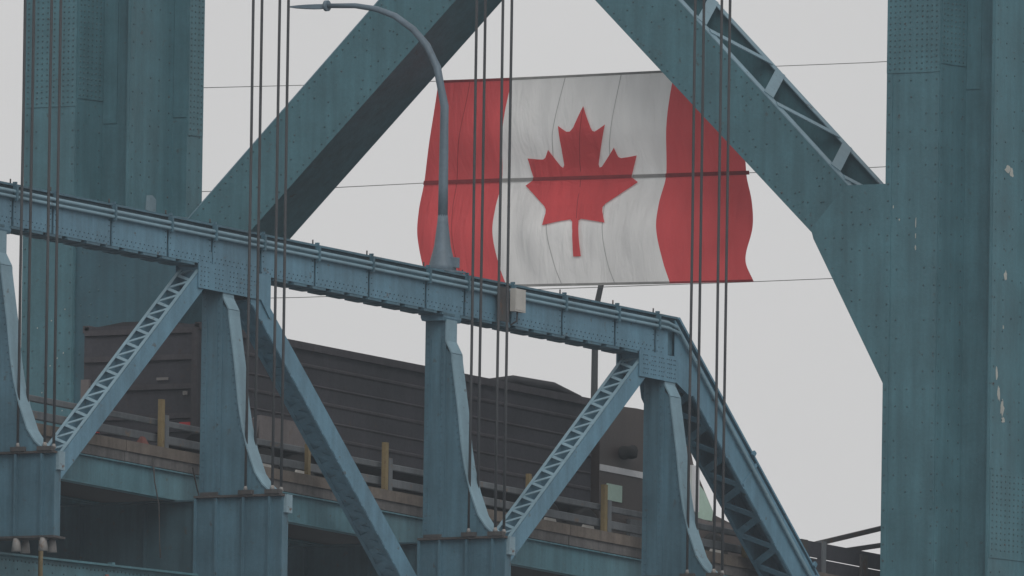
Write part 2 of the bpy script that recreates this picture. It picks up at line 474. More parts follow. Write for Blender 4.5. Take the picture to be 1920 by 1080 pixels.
for side in (1, -1):
    quad = [LO[0], LO[1], LI[1], LI[0]]
    qm = [(mirror(y, side), z) for y, z in quad]
    br = MB().prism_x(qm, 1.50, 1.53, False).build('diagonal_brace', 'tower', tower)
    MB().prism_x(qm, 2.92, 2.95, False).build('back_web', 'tower', br)
    # closed underside
    d = Vector((0, LI[1][0] - LI[0][0], LI[1][1] - LI[0][1])).normalized()
    nn = Vector((0, -d.z, d.y))
    def pt(line, t, x, off=0.0):
        y = line[0][0] + (line[1][0] - line[0][0]) * t
        z = line[0][1] + (line[1][1] - line[0][1]) * t
        return Vector((x, mirror(y + nn.y * off, side), z + nn.z * off))
    MB().hexa([pt(LI, 0, 1.532, 0.002), pt(LI, 1, 1.532, 0.002), pt(LI, 1, 2.918, 0.002), pt(LI, 0, 2.918, 0.002),
               pt(LI, 0, 1.532, 0.03), pt(LI, 1, 1.532, 0.03), pt(LI, 1, 2.918, 0.03), pt(LI, 0, 2.918, 0.03)]).build('bottom_plate', 'tower', br)
    for xa, xb in ((1.495, 1.66), (2.79, 2.955)):
        MB().hexa([pt(LO, 0, xa, 0.002), pt(LO, 1, xa, 0.002), pt(LO, 1, xb, 0.002), pt(LO, 0, xb, 0.002),
                   pt(LO, 0, xa, 0.022), pt(LO, 1, xa, 0.022), pt(LO, 1, xb, 0.022), pt(LO, 0, xb, 0.022)]).build('edge_angle', 'lace', br)
    nv = Vector((0, nn.y if side > 0 else -nn.y, nn.z))
    ln = LO[1][0] - LO[0][0]
    for i in range(-1, 5):
        yf = 2.80 + 1.575 * i                       # front node
        yb = yf + 0.79                               # back node
        tf, tb = (yf - LO[0][0]) / ln, (yb - LO[0][0]) / ln
        e = 0.10 / ln
        if tf > -0.01 and tb < 1:
            lac_bar(pt(LO, tf + e, 1.58, 0.034), pt(LO, tb - e, 2.87, 0.034), 0.22, 0.02, nv, 'lace', br)
        if 0 <= tb < 1 and tf + 2 * (tb - tf) < 1:
            lac_bar(pt(LO, tb + e, 2.87, 0.034), pt(LO, 2 * tb - tf - e, 1.58, 0.034), 0.15, 0.02, nv, 'lace', br)
    pts = []
    for k in range(60):
        t = k / 60
        for off, ln_ in ((-0.1, LO), (0.1, LI)):
            pts.append((pt(ln_, t, 1.50, off), (-1, 0, 0)))
    for k in range(45):
        t, s = random.random() * 0.7, random.uniform(0.2, 0.8)
        p = pt(LO, t, 1.5).lerp(pt(LI, t, 1.5), s)
        pts.append((p, (-1, 0, 0)))
    rivet_part(br, pts)

# ------------------------------------------------------------------ roadway
P = 7.42
PANEL = [-7.10 + P * k for k in range(-5, 6)]       # panel points; the tower bearing is the one at +0.3
DX0, DX1 = -46.0, 44.0
ZR = 43.90
road = tag(MB().box(DX0, DX1, 2.14, 2 * CY - 2.14, ZR - 0.28, ZR).build('road', 'asphalt'), kind='structure')
for yl0 in (6.1, CY - 0.07, 14.1):
    if abs(yl0 - CY + 0.07) < 0.01:
        MB().box(DX0, DX1, yl0, yl0 + 0.14, ZR + 0.002, ZR + 0.006).build('lane_line', 'yellow', road)
    else:
        for k in range(10):
            MB().box(DX0 + 2 + 9 * k, DX0 + 5 + 9 * k, yl0, yl0 + 0.12, ZR + 0.002, ZR + 0.006).build('lane_line', 'chip', road)

for side, lab in ((1, 'brown stained concrete curb carrying the near road railing'), (-1, 'stained concrete curb on the far side of the road')):
    c = thing('curb', (DX0, mirror(2.0, side), ZR - GRADE * DX0), lab, 'curb')
    x = DX0
    while x < DX1:
        x1 = min(x + P / 2 - 0.02, DX1)
        MB().box(x, x1, *sorted((mirror(1.86, side), mirror(2.13, side))), ZR + 0.18, 44.28).build('curb_block', 'concrete', c)
        MB().box(x, x1, *sorted((mirror(1.90, side), mirror(2.12, side))), ZR - 0.005, ZR + 0.179).build('fascia_block', 'concrete2', c)
        x += P / 2

for k, (y, z0, z1, lab) in enumerate(((1.98, 43.335, 43.885, 'teal edge girder directly under the near curb'), (CY - 5, 43.335, 43.61, 'dark stringer under the near lanes, below the truck'), (CY, 43.335, 43.61, 'dark stringer under the middle of the road'), (CY + 5, 43.335, 43.61, 'dark stringer under the far lanes of the road'), (2 * CY - 1.98, 43.335, 43.885, 'edge girder under the far curb'))):
    g = thing('stringer', (DX0, y, z0 - GRADE * DX0), lab, 'girder', 'stringers under the road')
    MB().box(DX0, DX1, y - 0.01, y + 0.01, z0 + 0.03, z1 - 0.03).build('web', 'girder', g)
    MB().box(DX0, DX1, y - 0.12, y + 0.12, z0, z0 + 0.03).build('bottom_flange', 'girder', g)
    MB().box(DX0, DX1, y - 0.09, y + 0.09, z1 - 0.03, z1 - 0.004).build('top_flange', 'girder', g)

# ------------------------------------------------------------------ floor beams with outriggers
ORD = ['', '', '']
def floor_beam(xp, label):
    t = thing('floor_beam', S(xp, CY, 41.82), label, 'beam', 'floor beams under the road')
    y0, y1 = -0.52, 2 * CY + 0.52
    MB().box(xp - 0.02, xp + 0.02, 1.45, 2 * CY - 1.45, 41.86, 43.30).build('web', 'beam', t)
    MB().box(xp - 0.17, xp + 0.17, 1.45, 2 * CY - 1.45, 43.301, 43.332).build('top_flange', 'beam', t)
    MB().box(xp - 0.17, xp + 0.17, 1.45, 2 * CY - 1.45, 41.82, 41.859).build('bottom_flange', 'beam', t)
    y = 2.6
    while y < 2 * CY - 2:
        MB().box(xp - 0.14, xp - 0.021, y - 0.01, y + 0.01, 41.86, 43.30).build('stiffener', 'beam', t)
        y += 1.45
    for side in (1, -1):
        m = lambda a, b: sorted((mirror(a, side), mirror(b, side)))
        o = MB().box(xp - 0.10, xp + 0.10, *m(-0.50, 1.449), 41.84, 43.36).build('outrigger', 'post', t)
        MB().box(xp - 0.19, xp + 0.19, *m(-0.53, 1.44), 43.361, 43.40).build('cap_plate', 'rusty', o)
        MB().box(xp - 0.19, xp + 0.19, *m(-0.56, 1.44), 41.80, 41.839).build('base_plate', 'rusty', o)
        for y in (1.40, 0.93, 0.32, -0.27):
            MB().box(xp - 0.175, xp - 0.101, *m(y, y + 0.045), 41.845, 43.355).build('stiffener', 'post', o)
        if side > 0:
            for y in (0.27, -0.33):
                MB().box(xp - 0.215, xp - 0.09, y - 0.16, y + 0.16, 43.401, 43.48).build('bearing_plate', 'rusty', o)
                for sx in (-1, 1):
                    p = S(xp + sx * 0.145, y + 0.03, 0)
                    MB().tube([(p[0], p[1], p[2] + 41.80), (p[0], p[1], p[2] + 41.72), (p[0], p[1], p[2] + 41.56)], [0.055, 0.075, 0.095], 12).build('socket', 'zinc', o)
                    MB().tube([(p[0], p[1], p[2] + 43.48), (p[0], p[1], p[2] + 43.56)], [0.05, 0.028], 10).build('clip', 'zinc', o)
            MB().box(xp - 0.06, xp + 0.13, -0.57, -0.50, 43.06, 43.40).build('tip_block', 'pale', o)
        else:
            MB().box(xp - 0.20, xp + 0.20, *m(-0.57, -0.50), 43.0, 43.42).build('tip_block', 'pale', o)
    return t

for k, xp in enumerate(PANEL):
    if xp < 0.5:
        n = {0: 'floor beam left of the photo edge with rusted caps', 1: None}.get(k)
    n = {0: 'floor beam farthest from the tower, out past the left edge',
         1: 'second floor beam out from the left edge, behind the lower left girder',
         2: 'floor beam whose rusty outrigger shows its pale rope sockets at lower left',
         3: 'floor beam with rusty capped outrigger below the post left of the flag',
         4: 'floor beam with outrigger below the post under the curved lamp',
         5: 'floor beam with outrigger below the post where the top chord turns down',
         }.get(k, 'dark floor beam of the side span behind the tower leg')
    if abs(xp - 0.32) < 1.0:
        continue
    floor_beam(xp, n)

# ------------------------------------------------------------------ stiffening trusses
YF, YB = 0.865, 1.335
def lacing(parent, f0, f1, b0, b1, pitch, w, t, nrm, mat):
    """zigzag lacing bars between a front line and a back line"""
    f0, f1, b0, b1 = map(Vector, (f0, f1, b0, b1))
    n = max(1, int((f1 - f0).length / pitch))
    for i in range(n):
        a, b = i / n, (i + 0.5) / n
        MB().bar(f0.lerp(f1, a), b0.lerp(b1, b), w, t, nrm).build('lacing_bar', mat, parent)
        MB().bar(b0.lerp(b1, b), f0.lerp(f1, (i + 1) / n), w, t * 0.9, nrm).build('lacing_bar', mat, parent)

def web_member(truss, name, p_top, p_bot, vgap, m, lace, lace_side, pitch=0.41, bw=0.065, yf=YF, yb=YB, closed=False):
    """box member: p_* are (x, zr) on its lower edge; vgap its vertical thickness"""
    (xa, za), (xb, zb) = p_top, p_bot
    prof = [(xa, za), (xb, zb), (xb, zb + vgap), (xa, za + vgap)]
    d = MB().prism_y(prof, m(yf), m(yf + 0.025)).build(name, 'truss', truss)
    MB().prism_y(prof, m(yb - 0.025), m(yb)).build('back_web', 'truss', d)
    up = (0.0, vgap)
    solid_off = up[0] if lace_side > 0 else up[1]
    so = 0.004 if lace_side > 0 else vgap - 0.034
    MB().prism_y([(xa, za + so), (xb, zb + so), (xb, zb + so + 0.03), (xa, za + so + 0.03)], m(yf + 0.027), m(yb - 0.027)).build('cover_plate', 'truss', d)
    if closed:
        MB().prism_y([(xa, za + 0.006), (xb, zb + 0.006), (xb, zb + 0.03), (xa, za + 0.03)], m(yf + 0.027), m(yb - 0.027)).build('cover_plate', 'truss', d)
    if lace:
        lo = vgap + 0.012 if lace_side > 0 else -0.012
        A, B = S(xa, m(yf + 0.015), za + lo), S(xb, m(yf + 0.015), zb + lo)
        A2, B2 = S(xa, m(yb - 0.015), za + lo), S(xb, m(yb - 0.015), zb + lo)
        dirv = (Vector(B) - Vector(A)).normalized()
        nrm = dirv.cross(Vector((0, 1, 0)))
        lacing(d, A, B, A2, B2, pitch, bw, 0.016, nrm, 'lace' if lace_side > 0 else 'truss')
        # edge angles the bars are riveted to
        for y0, y1 in ((yf - 0.004, yf + 0.07), (yb - 0.07, yb + 0.004)):
            o2 = lo + (0.012 if lace_side > 0 else -0.026)
            MB().prism_y([(xa, za + o2), (xb, zb + o2), (xb, zb + o2 + 0.014), (xa, za + o2 + 0.014)], m(y0), m(y1)).build('edge_angle', 'lace' if lace_side > 0 else 'truss', d)
    return d

JOINTS = [-46, -44.2, -42.3, -40.4, -38.6, -37.3, -35.7, -33.9, -32.0, -30.25, -29.0, -27.7, -25.8, -23.95, -22.5, -20.9, -19.1, -17.3, -15.4, -14.1, -12.55, -10.8, -9.0, -7.62]
ZT, ZB = 48.42, 47.64

BR = [(0.88, 47.60), (0.88, 47.10), (0.74, 46.86), (0.735, 46.75), (0.58, 45.80), (0.49, 45.11), (0.41, 44.71), (0.28, 44.26), (0.09, 43.80), (-0.08, 43.58), (-0.28, 43.42)]

def build_truss(near):
    side = 1 if near else -1
    m = lambda y: mirror(y, side)
    label = ('blue painted riveted stiffening truss nearest the viewer, in front of the truck' if near
             else 'stiffening truss on the far side of the road beyond the truck')
    t = thing('stiffening_truss', S(-22, m(1.1), 41.8), label, 'truss')
    xe = -6.87
    # --- top chord: core (back web, top cover, recessed upper strip)
    core = MB()
    core.prism_y([(-46, ZT - 0.04), (xe - 0.02, ZT - 0.04), (xe, ZT), (-46, ZT)], m(0.84), m(1.36))
    chord = core.build('top_chord', 'post', t)
    MB().box(-46, xe - 0.05, *sorted((m(1.31), m(1.34))), ZB + 0.06, ZT - 0.041).build('back_web', 'truss', chord)
    MB().box(-46, xe - 0.05, *sorted((m(0.93), m(0.95))), ZB + 0.05, ZT - 0.041).build('inner_web', 'post', chord)  # dark paint puts the shade of the recess into the colour
    for i, x in enumerate(JOINTS):
        x1 = JOINTS[i + 1] if i + 1 < len(JOINTS) else -7.15
        MB().box(x + 0.035, x1 - 0.035, *sorted((m(0.855), m(0.885))), ZB, ZT - 0.24).build('web_panel', 'truss', chord)
    if near:
        for zc, yc, r in ((48.27, 0.79, 0.034), (48.17, 0.79, 0.032)):
            path = [S(x, yc, zc) for x in [-46 + 1.5 * k for k in range(26)] if x < -7.4] + [S(-7.3, yc, zc), S(-7.0 + (48.3 - zc), yc, zc - 0.06)]
            ex = Vector((1, 0, -0.9 - GRADE)).normalized()
            p0 = Vector(path[-1])
            path += [p0 + ex * s for s in (0.25, 0.8, 2, 4, 6, 8.2)]
            MB().tube(path, r, 10).build('conduit', 'lace', chord)
        for x in JOINTS:
            MB().box(x - 0.025, x + 0.025, 0.74, 0.838, 48.10, 48.40).build('pipe_bracket', 'post', chord)
            MB().tube([S(x - 0.08, 0.86, 48.42), S(x - 0.08, 0.86, 48.50)], 0.014, 6).build('bolt', 'rusty', chord)
            MB().box(x + 0.05, x + 0.09, 0.82, 0.90, 48.421, 48.46).build('clip', 'post', chord)
    x = -45.8
    k = 0
    while x < -8.2:
        MB().box(x, x + 0.44, *sorted((m(0.83), m(1.37))), ZB - 0.055, ZB - 0.012).build('batten', 'post', chord)
        MB().bar(S(x + 0.44, m(0.87), ZB - 0.004), S(x + 0.62, m(1.33), ZB - 0.004), 0.07, 0.014).build('lacing_bar', 'truss', chord)
        x += P / 12
    if near:
        pts = []
        x = -45.5
        while x < -7.4:
            for z in (47.70, 47.78):
                pts.append((S(x + (0.06 if z > 47.75 else 0), 0.855, z), (0, -1, 0)))
            x += 0.14
        for j in JOINTS:
            for z in (47.9, 48.0, 48.1):
                pts.append((S(j + 0.08, 0.855, z), (0, -1, 0))); pts.append((S(j - 0.08, 0.855, z), (0, -1, 0)))
        rivet_part(chord, pts, 'rivet_t', 0.014)
    # --- end post, continuing the chord down to the tower
    ep = web_member(t, 'end_post', (-6.95, 47.56), (0.25, 41.25), 0.80, m, near, -1, pitch=0.80, bw=0.14, yf=0.85, yb=1.58)
    if near: MB().prism_y([(-7.05, 47.62), (-6.98, 47.2), (-6.42, 46.95), (-6.2, 47.05), (-6.5, 47.66)], 0.836, 0.849).build('node_plate', 'truss', ep)
    MB().prism_y([(-7.1, 47.5), (-6.95, 46.9), (-6.4, 46.3), (-5.6, 46.4), (-6.5, 47.5)], m(1.585), m(1.61)).build('node_plate', 'truss', ep)
    MB().prism_y([(-6.87, 48.38), (0.25, 42.07), (0.25, 42.11), (-6.84, 48.42)], m(0.82), m(1.38)).build('top_plate', 'truss', ep)
    if near:
        for s_ in (0.33, 0.63, 0.9):
            xx, zz = -6.95 + 7.2 * s_, 47.56 - 6.31 * s_
            MB().prism_y([(xx, zz + 0.02), (xx + 0.45, zz + 0.46), (xx + 0.5, zz + 0.41), (xx + 0.05, zz - 0.03)], 0.835, 0.849).build('splice_strip', 'truss', ep)
            MB().bar(S(xx + 0.28, 0.80, zz + 0.58), S(xx + 0.34, 0.80, zz + 0.66), 0.05, 0.08).build('pipe_bracket', 'truss', ep)
    # --- posts with curved outboard brackets
    for k, xp in enumerate(PANEL):
        if xp > -6: break
        po = MB().box(xp - 0.165, xp + 0.165, *sorted((m(YF), m(YB))), 43.41, ZB - 0.06).build('post', 'post', t)
        web = [(0.866, 46.95)] + [(y, z) for y, z in BR[2:]] + [(-0.30, 43.405), (0.866, 43.405)]
        MB().prism_x([(m(y), z) for y, z in web], xp - 0.15, xp + 0.15).build('bracket', 'post', po)
        fl = MB()
        for (ya, za), (yb_, zb) in zip(BR, BR[1:]):
            n2 = Vector((za - zb, ya - yb_)).normalized()      # outward in (−y, z)
            oy, oz = -n2.x * 0.028, n2.y * 0.028
            fl.prism_x([(m(ya), za), (m(yb_), zb), (m(yb_ + oy), zb + oz), (m(ya + oy), za + oz)], xp - 0.178, xp + 0.178)
        fl.build('bracket_flange', 'lace', po)
        MB().box(xp - 0.19, xp + 0.19, *sorted((m(0.90), m(1.30))), 43.402, 43.46).build('base_angle', 'rusty', po)
        for dy in (-0.13, 0.10):
            MB().box(xp - 0.178, xp - 0.166, *sorted((m(1.1 + dy), m(1.1 + dy + 0.025))), 43.5, ZB - 0.5).build('seam_strip', 'post', po)
        if near:
            pts = []
            z = 43.55
            while z < 47.4:
                for dy in (0.08, 0.40):
                    pts.append((S(xp - 0.165, YF + dy, z), (-1, 0, 0)))
                if z < 46.8:
                    yb_ = None
                    for (ya, za), (yb2, zb) in zip(BR[2:], BR[3:]):
                        if zb <= z <= za:
                            yb_ = ya + (yb2 - ya) * (za - z) / max(za - zb, 1e-4)
                    if yb_ is not None:
                        pts.append((S(xp - 0.15, yb_ + 0.06, z), (-1, 0, 0)))
                if z > 46.95:
                    pts.append((S(xp - 0.09, YF, z), (0, -1, 0))); pts.append((S(xp + 0.09, YF, z), (0, -1, 0)))
                z += 0.13
            rivet_part(po, pts, 'rivet_t', 0.013)
        # top panel-point plates
        if k in (1, 3, 5):
            if k == 5:
                prof = [(xp - 1.08, 47.16), (xp + 0.15, 47.16), (xp + 0.38, 47.36), (xp + 0.10, ZB + 0.02), (xp - 1.08, ZB + 0.02)]
            else:
                prof = [(xp - 1.02, 47.18), (xp + 1.04, 47.18), (xp + 1.35, 46.85), (xp + 1.35, ZB + 0.02), (xp - 1.02, ZB + 0.02)]
            gp = MB().prism_y(prof, m(0.828), m(0.852)).build('gusset_plate', 'truss', t)
            MB().prism_y(prof, m(1.345), m(1.37)).build('gusset_plate', 'truss', t)
            if near:
                pts = []
                for i in range(17):
                    for j in range(5):
                        if i % 4 != 3 or random.random() < 0.4:
                            xx = xp - 0.95 + i * (0.068 if k == 5 else 0.118)
                            pts.append((S(xx + random.uniform(-0.02, 0.02), 0.828, 47.24 + j * 0.085), (0, -1, 0)))
                rivet_part(gp, pts, 'rivet_t', 0.014)
            # tie plate closing the box where the left diagonal meets the chord
            MB().prism_y([(xp - 0.95, 47.70), (xp - 0.60, 47.98), (xp - 0.55, 47.5), (xp - 0.95, 47.22)], m(0.90), m(1.33)).build('tie_plate', 'truss', t)
            # diagonals
            web_member(t, 'diagonal', (xp - 0.55, 47.40), (xp - 6.75, 41.91), 0.45, m, near, 1)
            if k < 5:
                web_member(t, 'diagonal', (xp + 0.75, 47.12), (xp + 6.9, 41.60), 0.53, m, near, -1, 0.36, 0.15, closed=True)
        elif near:
            MB().prism_x([(m(0.84), ZB), (m(0.84), ZB - 0.10), (m(0.866), ZB - 0.16), (m(1.33), ZB - 0.16), (m(1.36), ZB - 0.10), (m(1.36), ZB)], xp - 0.3, xp + 0.3).build('head_plate', 'truss', t)
    return t

truss_near = build_truss(True)
truss_far = build_truss(False)

# ------------------------------------------------------------------ level girder under the outriggers, lower left
gird = thing('platform_girder', (-34, 1.15, 42.1), 'pale teal level girder with riveted top at the bottom left corner', 'girder')
MB().box(-47, -22.75, 1.02, 1.30, 41.9, 42.78, False).build('web', 'tower', gird)
MB().box(-47, -22.72, 0.90, 1.40, 42.781, 42.82, False).build('top_flange', 'tower', gird)
MB().box(-47, -22.75, 0.94, 1.019, 42.38, 42.43, False).build('ledge', 'tower', gird)
pts = []
for k in range(190):
    pts.append(((-46.8 + k * 0.125, 1.02, 42.70 + random.uniform(-0.01, 0.01)), (0, -1, 0)))
    if k % 3 == 0: pts.append(((-46.8 + k * 0.125, 1.02, 42.55), (0, -1, 0)))
rivet_part(gird, pts, 'rivet')
for x in (-44, -34, -25.2):
    MB().box(x - 0.05, x + 0.05, 1.1, 1.2, 42.82, 41.8 - GRADE * x + 0.03, False).build('hanger', 'girder', gird)

yp = tag(MB().tube([(-28.35, 0.55, 41.6), (-28.36, 0.55, 42.6), (-28.35, 0.55, 43.12)], 0.045, 10).build('yellow_pole', 'yellow'),
         'upright yellow pole in front of the lower left girder', 'pole')
tag(MB().tube([(-25.72, 0.9, 42.0), (-25.70, 0.9, 42.45), (-25.70, 0.9, 42.62)], [0.05, 0.05, 0.035], 10).build('marker_post', 'orange'),
    'short orange marker post at the bottom edge beside the level girder', 'marker')

# ------------------------------------------------------------------ suspender ropes
for k, xp in enumerate(PANEL):
    if k < 2 or xp > -6: continue
    where = {2: 'over the far left outrigger', 3: 'between left tower leg and flag', 4: 'crossing the flag left of its leaf', 5: 'crossing the right end of the flag'}[k]
    for i, (sx, sy) in enumerate(((-1, 1), (1, 1), (-1, -1), (1, -1))):
        nm = ('first', 'second', 'third', 'fourth')[i]
        x, y = xp + sx * 0.145, sy * 0.30
        zb = 43.50 - GRADE * xp
        path = [(x, y, zb)] + [(x + random.uniform(-0.008, 0.008), y, zb + 3.2 * j) for j in range(1, 10)] + [(x, y, 76)]
        tag(MB().tube(path, 0.0265, 10).build('suspender_rope', 'rope'),
            f'{nm} of four dark suspender ropes {where}, from the left', 'rope', 'suspender ropes')

# ------------------------------------------------------------------ near and far road railings, yellow posts
def railing(side, label):
    m = lambda y: mirror(y, side)
    t = thing('road_railing', S(-22, m(2.0), 44.28), label, 'railing')
    posts = [xp - 0.38 for xp in PANEL]
    for x in posts:
        MB().box(x - 0.06, x + 0.06, *sorted((m(1.93), m(2.06))), 44.281, 44.90).build('post', 'galv', t)
    for z0, z1 in ((44.38, 44.54), (44.70, 44.82)):
        for k in range(-5, 6):
            xs = PANEL[0] - 0.38 + (k + 5) * P
            if xs > DX1: continue
            r = MB().prism_x([(m(2.07), z0 + 0.015), (m(2.07), z1 - 0.015), (m(2.085), z1), (m(2.13), z1), (m(2.13), z0), (m(2.085), z0)], max(xs, DX0) + 0.01, min(xs + P, DX1) - 0.01)
            r.build('rail', 'galv', t)
    return t
railing(1, 'grey two-rail road railing on the near curb, behind the blue truss')
railing(-1, 'grey two-rail road railing on the far curb beyond the truck')

names = {0: 'far left, past the frame', 1: 'far left, past the frame edge', 2: 'at the left frame edge', 3: 'left of the flag', 4: 'below the curved lamp', 5: 'left of the last blue post'}
for k, xp in enumerate(PANEL):
    if xp > -6 or k < 2: continue
    x = xp - 0.60
    lab = {2: 'tall yellow delineator post at the railing by the left frame edge',
           3: 'tall yellow delineator post behind the left lattice diagonal, beside a grey rail post',
           4: 'tall yellow delineator post under the flag, left of the middle blue post',
           5: 'tall yellow delineator post beside the truck cab, left of the last blue post'}[k]
    tag(MB().box(x - 0.05, x + 0.05, 1.87, 1.96, 44.281, 45.17).build('delineator_post', 'yellow'), lab, 'post', 'yellow posts on the near curb')
    x2 = x + 4.85
    lab2 = {2: 'short yellow post hidden behind the post left of the flag', 3: 'short yellow post behind the dark side of the descending diagonal',
            4: 'short yellow post just left of the lattice diagonal under the cab end of the trailer', 5: 'short yellow post behind the sloping end post'}[k]
    tag(MB().box(x2 - 0.045, x2 + 0.045, 1.88, 1.96, 44.281, 44.86 if k != 4 else 45.1).build('delineator_post', 'yellow'), lab2, 'post', 'yellow posts on the near curb')

tag(MB().prism([S(-23.18, 1.90, 44.281), S(-22.94, 1.90, 44.281), S(-22.94, 2.05, 44.281), S(-23.18, 2.05, 44.281)],
               [S(-23.10, 1.95, 44.42), S(-23.02, 1.95, 44.42), S(-23.02, 2.0, 44.42), S(-23.10, 2.0, 44.42)]).build('orange_marker', 'orange'),
    'small orange plastic marker lying on the near curb left of a yellow post', 'marker')

# loose cables hanging from the near edge girder
for pth, lab in (([(-22.9, 1.84, 44.02), (-22.85, 1.83, 43.6), (-22.7, 1.83, 43.2), (-22.66, 1.83, 42.5), (-22.62, 1.83, 42.2)], 'loose thin cable dangling from the curb left of the second outrigger'),
                 ([(-21.6, 1.84, 44.0), (-21.45, 1.83, 43.6), (-21.2, 1.83, 43.2), (-21.0, 1.83, 42.75), (-20.9, 1.83, 42.6)], 'loose frayed cable hanging beside the second outrigger')):
    tag(MB().tube([S(*p) for p in pth], [0.016, 0.013, 0.01, 0.01, 0.016], 8).build('loose_cable', 'rusty'), lab, 'cable')

# dark stays beyond the tower bearing
for x0, z0, x1, z1, lab in ((-0.55, 44.70, 2.6, 45.45, 'upper dark steel stay rising from the railing to the right tower leg'),
                            (0.45, 44.72, 2.6, 45.12, 'lower dark steel stay rising from the railing to the right tower leg')):
    tag(MB().bar(S(x0, 2.35, z0), S(x1, 2.35, z1), 0.09, 0.09).build('stay_rod', 'rusty'), lab, 'rod')
pb = thing('barrier_panel', S(-0.2, 1.96, 44.28), 'dark weathered barrier panel on the curb right of the sloping end post', 'barrier')
MB().box(-2.6, 5.0, 1.96, 1.99, 44.282, 44.54).build('panel', 'trailer', pb)
for x in (-2.35, -0.9, 1.2, 2.4, 3.6):
    MB().box(x, x + 0.22, 1.90, 1.955, 44.282, 44.80 + 0.06 * math.sin(x * 5)).build('upright', 'rusty', pb)
MB().box(-2.6, 5.0, 1.965, 1.995, 44.56, 44.86).build('rail', 'trailer', pb)

# ------------------------------------------------------------------ street lamps
def lamp(base, zb, arm_sign, label, base_r=True, rise=3.1, extra=0.0, mat='lamp', r0=0.095):
    x, y, z = base
    t = thing('street_lamp', base, label, 'lamp', 'lamps along the road')
    s = arm_sign
    top = z + extra
    pole = [(x, y, z)] if extra else []
    pole += [(x, y, top + h) for h in (0.9, 1.6, 2.4, 3.1)]
    arc = [(0.18, 3.84), (0.42, 4.26), (0.73, 4.57), (1.15, 4.84), (1.58, 4.99), (2.07, 5.07), (2.74, 5.09)]
    pole += [(x, y + s * a, top + h) for a, h in arc]
    n = len(pole)
    MB().tube(pole, [r0 - 0.05 * i / (n - 1) for i in range(n)], 14).build('pole', mat, t)
    if base_r:
        MB().tube([(x, y, z - 0.02), (x, y, z + 0.10), (x, y, z + 0.45), (x, y, z + 0.9), (x, y, z + 1.05)], [0.28, 0.25, 0.16, 0.105, 0.093], 16).build('base', 'lamp', t)
        MB().box(x - 0.36, x + 0.36, y - 0.3, y + 0.3, z - 0.04, z - 0.005, False).build('base_plate', 'lamp', t)
        MB().box(x - 0.03, x + 0.13, y - 0.31, y - 0.20, z + 0.05, z + 0.24, False).build('hatch_cover', 'lamp', t)
    hd = (x, y + s * 2.70, top + 5.09)
    MB().tube([(hd[0], hd[1] - 0.015 * s, hd[2]), (hd[0], hd[1] + 0.045 * s, hd[2])], 0.105, 14).build('collar', mat, t)
    lum = MB()
    prof = [(0.04, 0.05, 0.05), (0.2, 0.07, 0.055), (0.42, 0.13, 0.045), (0.62, 0.15, 0.03), (0.78, 0.12, 0.018)]
    a = [(hd[0] - w, hd[1] + s * d, hd[2] + h * 0.6) for d, w, h in prof] + [(hd[0] + w, hd[1] + s * d, hd[2] + h * 0.6) for d, w, h in reversed(prof)]
    b = [(hd[0] - w, hd[1] + s * d, hd[2] - h) for d, w, h in prof] + [(hd[0] + w, hd[1] + s * d, hd[2] - h) for d, w, h in reversed(prof)]
    lum.prism(a, b)
    lum.build('luminaire', mat, t)
    return t
lx = -14.45
lamp((lx, 1.14, ZT - GRADE * lx + 0.045), 0, 1, 'curved grey street lamp with flared base on the truss top chord, before the flag')
fx = 17.38
lamp((fx, 19.0, 44.28 - GRADE * fx), 0, -1, 'far street lamp whose thin pole rises behind the truck and flag', False, extra=4.4, mat='lamp_dark', r0=0.078)

# cabinet on the chord
cb = thing('junction_box', S(-12.6, 0.70, 47.85), 'pale grey junction box fixed to the truss chord below the flag', 'box')
MB().box(-12.80, -12.45, 0.58, 0.699, 47.87, 48.30).build('cabinet', 'box', cb)
MB().box(-12.78, -12.47, 0.572, 0.579, 47.90, 48.27).build('door', 'box', cb)
MB().box(-13.14, -12.81, 0.71, 0.75, 47.66, 48.30).build('mounting_plate', 'rusty', cb)
MB().tube([S(-12.62, 0.65, 47.88), S(-12.62, 0.66, 47.7), S(-12.7, 0.75, 47.62)], 0.018, 8).build('cable', 'rope', cb)

# ------------------------------------------------------------------ flag
FROWS= [0, 0.25, 0.487, 0.62, 0.74, 0.9, 1.0]
FCOLS= [0.0, 0.236, 0.742, 1.0]
FPTS= [[[3.03, 13.136, 54.373], [3.03, 11.407, 54.367], [3.03, 7.618, 54.396], [3.074, 5.923, 54.405]], [[2.98, 13.284, 53.351], [2.98, 11.568, 53.348], [2.98, 7.728, 53.347], [3.034, 5.94, 53.349]], [[3.31, 13.629, 52.417], [3.31, 11.798, 52.412], [3.31, 7.956, 52.384], [3.298, 6.086, 52.375]], [[3.13, 13.635, 51.847], [3.13, 11.817, 51.859], [3.13, 7.975, 51.825], [3.154, 5.857, 51.81]], [[2.98, 13.574, 51.332], [2.98, 11.77, 51.36], [2.98, 7.929, 51.32], [3.034, 5.744, 51.303]], [[3.0, 13.412, 50.659], [3.0, 11.621, 50.708], [3.0, 7.794, 50.661], [3.05, 5.892, 50.65]], [[3.03, 13.211, 50.237], [3.03, 11.459, 50.299], [3.03, 7.645, 50.248], [3.074, 5.728, 50.236]]]
